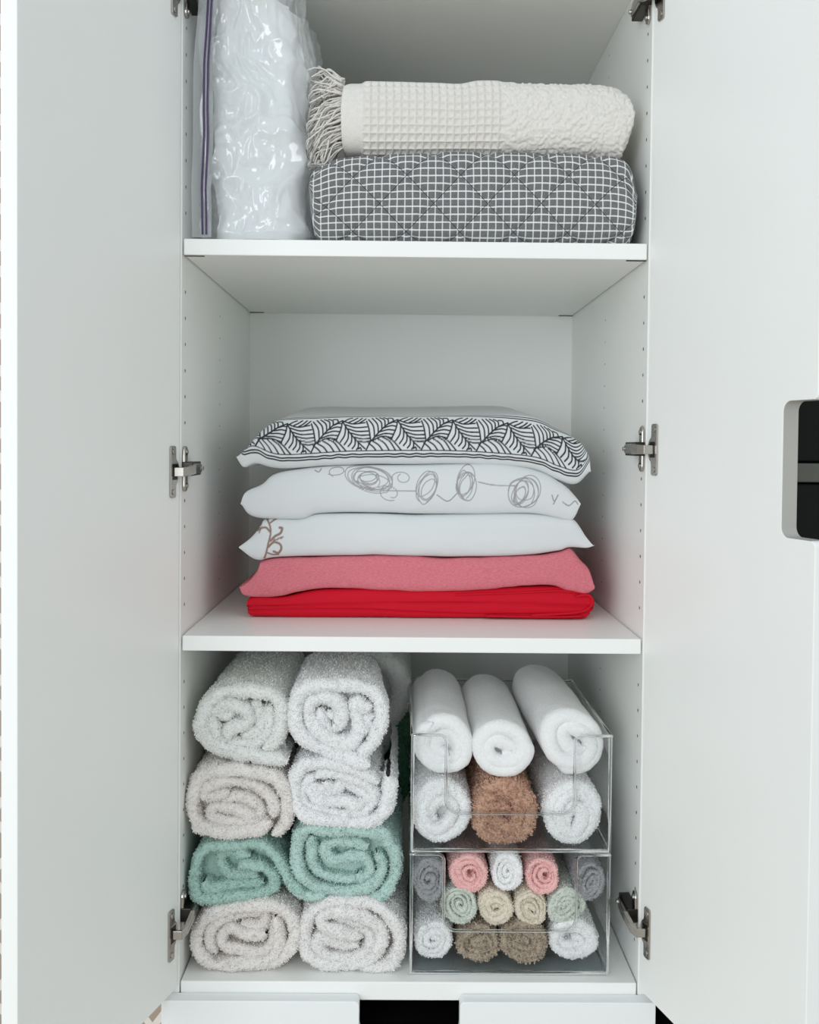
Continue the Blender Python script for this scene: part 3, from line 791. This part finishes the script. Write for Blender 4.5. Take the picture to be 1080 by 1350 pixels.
for pts_, t_, y_ in (([(700,811),(740,809),(766,806),(778,800),(781,790),(774,784),(758,786)], 3.4, -0.004), ([(640,812),(700,813),(745,813),(768,812)], 3.0, -0.003), ([(775,783),(740,779),(690,781),(600,784)], 2.6, -0.002)):
    q, sq_ = catmull(px_xz(pts_, YP), 0.003); T_ = np.gradient(q, axis=0); T_ /= np.linalg.norm(T_, axis=1)[:, None]; Nq = np.stack([-T_[:, 1], T_[:, 0]], 1)
    r_ = t_ / 985 / 2; pf = [(1, 0.20), (1, 0.02), (1, r_), (0.7, r_ * 0.3), (0, 0), (-0.7, r_ * 0.3), (-1, r_), (-1, 0.02), (-1, 0.20)]
    en = np.sqrt(np.clip(np.minimum(sq_, sq_[-1] - sq_) / (r_ * 2), 0.1, 1))
    b.grid(np.stack([np.stack([q[:, 0] + Nq[:, 0] * o_ * r_ * en, np.full(len(q), YP + y_ + yy_), np.maximum(q[:, 1] + Nq[:, 1] * o_ * r_ * en, zL + 0.0006)], -1) for o_, yy_ in pf], 1))
o = b.build('folded_pillowcase', RED, smooth=True); tag(o, 'bright red folded pillowcase at the bottom of the stack', 'pillowcase', gp)
# pink linen
top = [(317,773),(330,764),(341,750),(345,740),(375,735),(480,733),(600,735),(700,733),(735,728),(752,723),(766,738),(777,752),(782,774)]
bot = [(317,773),(324,784),(362,787),(398,779),(440,775),(540,779),(620,777),(720,771),(750,779),(772,781),(782,774)]
P, s, na = cushion(top, bot, YP - 0.006, PD, nu=300, na=64, k=0.5, flat=0.75)
n = outward(P); P = wrinkle(P, n, 0.0022, 9, (22, 8, 40))
mt, nt, p = new_mat('pink_linen')
tc = N(nt, 'ShaderNodeTexCoord'); mp = N(nt, 'ShaderNodeMapping'); mp.inputs['Scale'].default_value = (260, 260, 900)
nz = N(nt, 'ShaderNodeTexNoise'); nz.inputs['Scale'].default_value = 1.0; nt.links.new(tc.outputs['Object'], mp.inputs[0]); nt.links.new(mp.outputs[0], nz.inputs['Vector'])
nt.links.new(ramp_mix(nt, nz.outputs[0], rgb(196, 84, 100), rgb(226, 142, 150)), p.inputs['Base Color']); p.inputs['Roughness'].default_value = 0.9
bp = N(nt, 'ShaderNodeBump'); bp.inputs['Strength'].default_value = 0.4; bp.inputs['Distance'].default_value = 0.0008
nt.links.new(nz.outputs[0], bp.inputs['Height']); nt.links.new(bp.outputs[0], p.inputs['Normal'])
b = MB(); b.grid(P, cv=True); tag(b.build('folded_pillowcase', mt, smooth=True), 'faded pink linen pillowcase folded on top of the red one', 'pillowcase', gp)

def white_pillow(top, bot, Yf, seed, amp, prn, ink, label, k=0.6, lift=0.0, nu=420, na=90, base=(0.70, 0.725, 0.73), mode='xz', sc=(14, 9, 36)):
    P, s, na = cushion(top, bot, Yf, PD, nu=nu, na=na, k=k, lift=lift, flat=0.78)
    n = outward(P); X, Z = P[..., 0].copy(), P[..., 2].copy()
    P = wrinkle(P, n, amp, seed, sc)
    col = np.ones(P.shape[:2] + (4,)); col[..., :3] = base
    if prn is not None:
        if mode == 'xz':
            v = prn.sample(X, Z); front = (np.arange(P.shape[1]) < na)[None, :]; v = v * front
        else:
            v = prn.sample(X, s)
        col[..., :3] = col[..., :3] * (1 - v[..., None]) + np.array(ink) * v[..., None]
    b = MB(); b.grid(P, cv=True, col=col)
    o = b.build('folded_pillowcase', PRINTM, smooth=True, colors=True)
    return tag(o, label, 'pillowcase', gp)

# white with a brown scroll at the left end
Y3 = YP - 0.008
c0 = at(300, 760, Y3); c1 = at(420, 660, Y3)
pr = Print(c0[0], c1[0], c0[2], c1[2])
def S_(pts, wd): pr.stroke(px_xz(pts, Y3 + 0.01), wd / 985.0)
S_([(352,684),(357,693),(358,703),(355,716),(352,728),(349,735)], 2.4)
S_([(357,700),(352,695),(345,696),(341,699)], 2.6); S_([(358,712),(364,706),(371,702),(373,696),(370,695)], 3.2)
S_([(355,720),(362,714),(370,716),(372,722),(368,728),(362,726)], 3.0); S_([(352,727),(360,730),(368,730)], 2.2)
S_([(362,712),(369,709),(374,707)], 2.4); S_([(356,690),(362,686),(366,684)], 2.0); S_([(345,697),(343,702)], 1.4)
top = [(317,721),(334,706),(345,692),(352,685),(395,685),(422,677),(480,676),(600,678),(700,678),(742,684),(757,686),(772,706),(782,719)]
bot = [(317,721),(340,738),(370,734),(480,731),(600,734),(690,733),(735,728),(750,723),(772,723),(782,719)]
white_pillow(top, bot, Y3, 21, 0.0026, pr, (0.30, 0.20, 0.17), 'plain white pillowcase with a brown scroll print at its left end', sc=(10, 8, 26), nu=520)
# white with grey scribbles
Y2 = YP - 0.010
c0 = at(300, 700, Y2); c1 = at(800, 590, Y2)
pr = Print(c0[0], c1[0], c0[2], c1[2])
def S2(pts, wd=1.5): pr.stroke(px_xz(pts, Y2 + 0.012), wd / 985.0)
def scribble(cx, cy, rx, ry, turns, seed, tilt=0.0, wd=1.1):
    q = random.Random(seed); pts = []; k = 1.0; ox = oy = 0.0; ph = q.uniform(0, 6)
    for i in range(int(turns * 14)):
        a = ph + i / 14 * 2 * pi
        if i % 7 == 0: k1 = q.uniform(0.45, 1.0); ox1, oy1 = q.uniform(-.28, .28) * rx, q.uniform(-.25, .25) * ry
        k += (k1 - k) * 0.3; ox += (ox1 - ox) * 0.3; oy += (oy1 - oy) * 0.3
        x, y = rx * k * math.cos(a) + ox, ry * k * math.sin(a) + oy
        pts.append((cx + x * math.cos(tilt) - y * math.sin(tilt), cy + x * math.sin(tilt) + y * math.cos(tilt)))
    S2(pts, wd)
scribble(490, 632, 33, 19, 6, 1, 0.15); scribble(487, 630, 15, 10, 4, 2); scribble(444, 622, 15, 8, 1.2, 7); scribble(518, 648, 14, 11, 1.2, 8); scribble(532, 628, 16, 11, 1.3, 9)
scribble(562, 642, 13, 22, 5, 3, 0.45); scribble(613, 636, 16, 25, 6, 4, 0.2); scribble(690, 648, 19, 25, 6, 5, 0.4); scribble(684, 650, 10, 18, 3, 6, 0.4)
S2([(416,620),(421,622),(424,618)]); S2([(470,634),(500,645),(548,647)]); S2([(576,652),(590,660),(602,650)]); S2([(630,635),(650,639),(678,640)])
S2([(726,652),(729,660),(734,652),(728,664)]); S2([(740,661),(748,666),(756,660),(760,664)])
top = [(319,664),(324,648),(345,638),(372,622),(460,613),(620,611),(700,618),(740,637),(758,655),(764,664)]
bot = [(319,664),(336,681),(395,685),(420,677),(480,676),(600,679),(700,678),(745,686),(756,684),(764,664)]
white_pillow(top, bot, Y2, 33, 0.0026, pr, (0.33, 0.32, 0.33), 'white pillowcase with grey scribbled circles drawn along its front', nu=760, na=130, sc=(9, 8, 24))
# black and white leaf band
Y1 = YP - 0.012
top = [(313,603),(328,588),(348,566),(380,550),(470,549),(560,549),(690,547),(738,566),(766,583),(777,604),(777,622)]
bot = [(313,603),(322,616),(338,611),(372,617),(460,613),(540,612),(620,613),(700,619),(735,632),(760,638),(777,622)]
Pq, sq, naq = cushion(top, bot, Y1, PD, nu=60, na=60)
smax = float(np.median(sq[:, naq - 1]))
pr = Print(-0.30, 0.30, -0.005, 0.13, 0.0004)
s0 = smax * 0.27
H_ = 0.046; per = 0.0735; yb = s0 + 0.0035
for dy in (-0.0012, -0.0050): pr.stroke([(-0.29, s0 + dy)] + [(x, s0 + dy + 0.0006 * math.sin(x * 300)) for x in np.linspace(-0.28, 0.28, 60)], 0.0021)
pr.stroke([(-0.29, yb), (0.29, yb)], 0.0014, smooth=False)
for dy in (0.004, 0.008): pr.stroke([(-0.29, yb + H_ + dy), (0.29, yb + H_ + dy)], 0.0018, smooth=False)
leaf = [  # one repeat of the leaf motif
 [(190,108),(205,150),(216,208)], [(202,98),(232,138),(240,196)], [(224,90),(256,128),(262,172)], [(246,87),(278,116),(284,152)], [(268,86),(298,104),(302,136)], [(292,86),(318,98),(322,120)],
 [(218,214),(270,165),(320,126),(378,100)], [(322,90),(345,92),(352,108)],
 [(224,212),(285,190),(345,198)], [(246,190),(300,176),(354,180)], [(272,166),(320,156),(362,160)], [(298,145),(340,135),(368,139)], [(326,124),(352,116),(374,118)],
 [(378,102),(368,150),(342,202)], [(396,134),(392,178),(366,214)], [(414,160),(412,198),(390,228)], [(434,180),(433,214),(414,238)], [(454,200),(454,230),(438,250)], [(474,218),(474,242),(464,256)],
 [(376,104),(420,165),(470,215),(514,252)],
 [(380,104),(440,122),(512,116)], [(398,126),(455,142),(524,140)], [(412,148),(465,162),(532,162)], [(430,170),(482,182),(538,182)], [(452,192),(495,201),(542,200)], [(474,212),(508,218),(545,214)],
 [(392,104),(415,92),(436,85)], [(418,112),(446,100),(468,86)], [(446,120),(474,106),(496,88)], [(476,120),(500,106),(518,92)],
 [(204,224),(232,244),(248,262)], [(228,214),(264,234),(288,262)], [(256,200),(300,226),(328,262)], [(284,192),(330,216),(366,262)], [(314,192),(356,218),(400,262)],
 [(476,252),(486,246),(492,256)], [(520,262),(540,226),(548,214)]]
for i in range(-5, 6):
    for u in leaf: pr.stroke([((i + 0.2 + (x - 205) / 332) * per, yb + H_ * (1 - (y - 85) / 178)) for x, y in u], 0.0020)
white_pillow(top, bot, Y1, 45, 0.0022, pr, (0.035, 0.035, 0.04), 'white pillow cover with a black leaf print band, topmost of the stack', nu=820, na=150, mode='s', lift=0.024, sc=(12, 8, 26))

# ------------------------------------------------------------------ top shelf
zS = zU + 0.0195
# grey checked quilt
YQ = 0.012
top = [(408,250),(412,228),(430,212),(470,203),(560,199),(660,198),(760,200),(815,206),(832,222),(838,260)]
bot = [(408,250),(411,290),(418,316),(440,321),(560,322),(700,323),(800,323),(830,321),(836,300),(838,260)]
P, s, na = cushion(top, bot, YQ, 0.36, nu=360, na=130, k=0.5, flat=0.62, zfix=zS + 0.0008)
n = outward(P)
sm = np.median(s, axis=0)
U = np.stack([np.broadcast_to(P[:, :1, 0], s.shape), np.broadcast_to(sm[None, :], s.shape)], -1)
q1 = (U[..., 0] / 0.066 + U[..., 1] / 0.070); q2 = (U[..., 0] / 0.066 - U[..., 1] / 0.070)
dd = np.minimum(np.abs((q1 + 0.25) % 1 - 0.5), np.abs((q2 + 0.1) % 1 - 0.5))
puff = -0.0035 * np.exp(-(dd / 0.09) ** 2)
ends_ = np.minimum(1, np.minimum(np.arange(P.shape[0]), np.arange(P.shape[0])[::-1]) / 6)[:, None]
P = P + n * ((puff + 0.0022 * fbm(P, (18, 14, 26), 4, 3)) * ends_)[..., None]
P[..., 2] = np.maximum(P[..., 2], zS + 0.0005)
U2 = U + 0.0011 * np.stack([fbm(P, 20, 8), fbm(P, 20, 9)], -1)
mt, nt, p = new_mat('grey_check_cotton')
uvn = N(nt, 'ShaderNodeUVMap', uv_map='UVMap'); sp = N(nt, 'ShaderNodeSeparateXYZ'); nt.links.new(uvn.outputs[0], sp.inputs[0])
def line(co, per_, wd):
    fr_ = math_node(nt, 'FRACT', math_node(nt, 'MULTIPLY', co, 1 / per_))
    d_ = math_node(nt, 'ABSOLUTE', math_node(nt, 'SUBTRACT', fr_, 0.5))
    return math_node(nt, 'LESS_THAN', d_, wd / per_ / 2)
lu = line(sp.outputs[0], 0.0093, 0.0015); lv = line(sp.outputs[1], 0.0093, 0.0017)
gridf = math_node(nt, 'ADD', math_node(nt, 'MULTIPLY', lu, 0.72), math_node(nt, 'MULTIPLY', lv, 0.85)); gridf = math_node(nt, 'MINIMUM', gridf, 1.0)
nzq = N(nt, 'ShaderNodeTexNoise'); nzq.inputs['Scale'].default_value = 500
tcq = N(nt, 'ShaderNodeTexCoord'); nt.links.new(tcq.outputs['Object'], nzq.inputs['Vector'])
gc = ramp_mix(nt, nzq.outputs[0], rgb(92, 92, 94), rgb(132, 132, 132))
cc = ramp_mix(nt, gridf, gc, rgb(232, 232, 230))
u_ = math_node(nt, 'MULTIPLY', sp.outputs[0], 1 / 0.066); v_ = math_node(nt, 'MULTIPLY', sp.outputs[1], 1 / 0.070)
def stitch(a, off):
    fr_ = math_node(nt, 'FRACT', math_node(nt, 'ADD', a, off + 10.0)); d_ = math_node(nt, 'ABSOLUTE', math_node(nt, 'SUBTRACT', fr_, 0.5))
    return math_node(nt, 'LESS_THAN', d_, 0.010)
st = math_node(nt, 'MAXIMUM', stitch(math_node(nt, 'ADD', u_, v_), 0.25), stitch(math_node(nt, 'SUBTRACT', u_, v_), 0.1))
nt.links.new(ramp_mix(nt, math_node(nt, 'MULTIPLY', st, 0.8), cc, rgb(52, 52, 55)), p.inputs['Base Color']); p.inputs['Roughness'].default_value = 0.95
p.inputs['Specular IOR Level'].default_value = 0.1
b = MB(); b.grid(P, cv=True, uv=U2); tag(b.build('folded_quilt', mt, smooth=True, uvs=True), 'folded grey and white checked quilt with diamond stitching', 'quilt')

# cream waffle throw
YT = 0.020
throw = empty('throw_blanket', tuple(at(640, 200, 0.15))); tag(throw, 'cream waffle weave throw blanket with fringe, folded on the quilt', 'blanket')
top = [(450,150),(451,120),(456,106),(480,104),(560,106),(606,109),(640,104),(720,106),(790,108),(815,112),(829,128),(835,152)]
bot = [(450,150),(450,180),(455,195),(480,198),(560,198),(660,198),(760,200),(815,204),(824,196),(832,172),(835,152)]
P, s, na = cushion(top, bot, YT, 0.33, nu=620, na=200, k=0.75, nt_=20, flat=0.85)
n = outward(P); xx = P[..., 0]; ss = np.broadcast_to(np.median(s, axis=0)[None, :], s.shape)
xa, xb_, = at(478, 150, YT)[0], at(663, 150, YT)[0]
c = 0.0093
rx_ = np.abs(((xx - xa) / c) % 1 - 0.5) * 2; rs_ = np.abs((ss / c) % 1 - 0.5) * 2
waf = np.maximum(rx_, rs_) ** 2.2
mw = 1 / (1 + np.exp(-(xx - xa) / 0.0012)) * 1 / (1 + np.exp((xx - xb_) / 0.0015))
lace = np.abs(noise(P, (150, 120, 150), 71)) ** 0.6 * 0.7 + 0.5 * noise(P, (320, 250, 320), 72)
ml = 1 / (1 + np.exp(-(xx - xb_) / 0.0015))
fr_m = np.minimum(1, np.minimum(np.arange(P.shape[0]), np.arange(P.shape[0])[::-1]) / 8)[:, None]
P = P + n * ((0.0034 * waf * mw + 0.0026 * lace * ml + 0.0014 * fbm(P, (14, 10, 20), 75)) * fr_m)[..., None]
CREAM = m_terry('cream_cotton', rgb(240, 236, 230), 0.35, 900)
b = MB(); b.grid(P, cv=True); b.build('folded_body', CREAM, throw, smooth=True)
rg = random.Random(3); b = MB()
for i in range(340):
    f = rg.random(); y0 = 104 + 92 * f
    Y0 = YT + 0.012 + 0.05 * rg.random() * (1 if f < .3 else 0.7) + 0.02 * abs(f - .5)
    A = at(453 + rg.uniform(-3, 2), y0, Y0)
    ln = rg.uniform(0.028, 0.052)
    up = (0.9 if (f < 0.28 and rg.random() < 0.55) else -0.25 - 0.9 * f * rg.random())
    dirx = -1.0; dirv = np.array([dirx, rg.uniform(-0.35, 0.25), up * rg.uniform(0.3, 1.0)]); dirv /= np.linalg.norm(dirv)
    pts = []
    for k in range(9):
        t = k / 8
        q = A + dirv * ln * t + np.array([0, 0, -0.022 * t * t]) + 0.0060 * t * np.array([math.sin(5 * t + i), math.cos(4 * t + 2 * i), math.sin(6 * t + 3 * i)])
        q[0] = max(q[0], at(404, 150, YT)[0]); q[2] = max(q[2], at(420, 212, YT)[2])
        pts.append(q)
    b.tube(pts, np.linspace(0.0013, 0.0009, 9), 5)
tag(b.build('fringe', CREAM, throw, smooth=True), kind='stuff')

# clear zip bag with white bedding
def column(xl_px, xr_px, inset, Y0, Y1, nz_, npn, zlo, zhi):
    zs = np.linspace(zlo, zhi, nz_)
    def ed(pl):
        q = np.array([at(x, y, Y0 + 0.02) for x, y in pl]); o = np.argsort(q[:, 2]); return np.interp(zs, q[o, 2], q[o, 0])
    L_, R_ = ed(xl_px) + inset, ed(xr_px) - inset
    th = np.linspace(0, 2 * pi, npn, endpoint=False)
    e = 0.42
    cx_ = np.sign(np.cos(th)) * np.abs(np.cos(th)) ** e; cy_ = np.sign(np.sin(th)) * np.abs(np.sin(th)) ** e
    # even out the spacing round the ring
    pr_ = np.stack([cx_ * 0.075, cy_ * (Y1 - Y0) / 2], 1); dl = np.concatenate([[0], np.cumsum(np.linalg.norm(np.diff(np.vstack([pr_, pr_[:1]]), axis=0), axis=1))])
    tt = np.linspace(0, dl[-1], npn, endpoint=False); cxx = np.interp(tt, dl, np.append(cx_, cx_[0])); cyy = np.interp(tt, dl, np.append(cy_, cy_[0]))
    X = ((L_ + R_) / 2)[:, None] + ((R_ - L_) / 2)[:, None] * cxx[None, :]
    Y = (Y0 + Y1) / 2 + ((Y1 - Y0) / 2 - inset) * cyy[None, :] + 0 * X
    Z = zs[:, None] + 0 * X
    return np.stack([X, Y, Z], -1)
xlp = [(276,320),(272,260),(268,200),(270,100),(276,0),(285,-80)]
xrp = [(405,320),(410,280),(411,220),(407,150),(402,70),(390,0),(372,-60)]
zhi = zS + 0.32
P = column(xlp, xrp, 0.0, 0.016, 0.36, 200, 560, zS + 0.0015, zhi)
n = outward(P)
def ridged(P, sc, seed): return 1 - 2 * np.abs(noise(P, sc, seed))
wp = P + 0.03 * np.stack([noise(P, 16, 41), noise(P, 16, 42), 0.6 * noise(P, 16, 43)], -1)
cr = 0.0095 * ridged(wp, (22, 16, 7), 5) + 0.0065 * ridged(wp, (46, 36, 20), 6) + 0.0034 * ridged(wp, (90, 80, 44), 7) + 0.0008 * ridged(P, (200, 180, 120), 9) + 0.006 * noise(P, (14, 10, 9), 8) - 0.001
fz = np.clip((P[..., 2] - zS) / 0.01, 0.15, 1)
P2 = P + n * (cr * fz)[..., None]; P2[..., 2] = np.maximum(P2[..., 2], zS + 0.001); P2[..., 0] = np.maximum(P2[..., 0], -W2 + 0.004)
FILM = m_clear('clear_bag_film', (0.97, 0.98, 0.985, 1), haze=0.22, rough=0.13, refl=0.10)
bag = empty('storage_bag', tuple(P.reshape(-1, 3).mean(0) * np.array([1, 1, 0]) + np.array([0, 0, zS]))); tag(bag, 'crinkled clear plastic zip bag standing on the top shelf', 'bag')
b = MB(); b.grid(P2, cv=True)
b.poly.append(list(range(P2.shape[1]))[::-1]); k = (P2.shape[0] - 1) * P2.shape[1]; b.poly.append([k + i for i in range(P2.shape[1])])
b.build('film', FILM, bag, smooth=True)
# flat seam flap and two purple zip ribs at its left
fl = [(257,316),(255,250),(257,180),(259,90),(264,0),(270,-60)]; frp = [(282,316),(280,250),(284,180),(284,90),(288,0),(294,-60)]
nzf = 90; a_ = np.array([at(x, y, 0.016) for x, y in fl]); b2 = np.array([at(x, y, 0.016) for x, y in frp])
zz = np.linspace(zS + 0.002, zhi - 0.01, nzf); xa_ = np.interp(zz, a_[:, 2], a_[:, 0]); xb2 = np.interp(zz, b2[:, 2], b2[:, 0])
tt = np.linspace(0, 1, 12)
G = np.stack([xa_[:, None] * (1 - tt) + xb2[:, None] * tt, 0.003 + 0.003 * np.sin(tt * 3)[None, :] + 0.003 * np.sin(zz * 30)[:, None] + 0 * xa_[:, None], zz[:, None] + 0 * tt], -1)
G[..., 1] += 0.003 * noise(G, (60, 60, 25), 12)
G2 = G + np.array([0, 0.0008, 0])
b = MB(); b.grid(G); b.grid(G2, flip=True); b.build('seam_flap', m_clear('bag_seam_film', (0.86, 0.87, 0.88, 1), haze=0.16, rough=0.12), bag, smooth=True)
PURPLE = m_plain('purple_zip', rgb(74, 54, 96), 0.4)
for u_ in (0.52, 0.72):
    path = []
    for i in range(nzf):
        x = xa_[i] * (1 - u_) + xb2[i] * u_; path.append((x, np.interp(u_, tt, G[i, :, 1]) - 0.0012, zz[i]))
    b = MB(); b.tube(path[int(nzf * .02):], 0.0012, 6); b.build('zip_rib', PURPLE, bag, smooth=True)
Pi = column([(x + 4, y) for x, y in xlp], [(x - 1, y) for x, y in xrp], 0.002, 0.024, 0.35, 140, 360, zS + 0.004, zhi - 0.02)
n = outward(Pi); Pi = Pi + n * (0.007 * fbm(Pi, (14, 10, 16), 31) + 0.005 * ridged(Pi + 0.03 * noise(Pi, 14, 3)[..., None], (26, 16, 12), 33) + 0.0025 * ridged(Pi, (60, 50, 34), 34) - 0.002)[..., None]
Pi[..., 2] = np.maximum(Pi[..., 2], zS + 0.003)
b = MB(); b.grid(Pi, cv=True); b.poly.append(list(range(Pi.shape[1]))[::-1]); k = (Pi.shape[0] - 1) * Pi.shape[1]; b.poly.append([k + i for i in range(Pi.shape[1])])
tag(b.build('folded_bedding', m_plain('bedding_white', rgb(236, 238, 238), 0.9, bump=0.2, bscale=300), smooth=True), 'white bedding packed inside the clear zip bag', 'bedding')
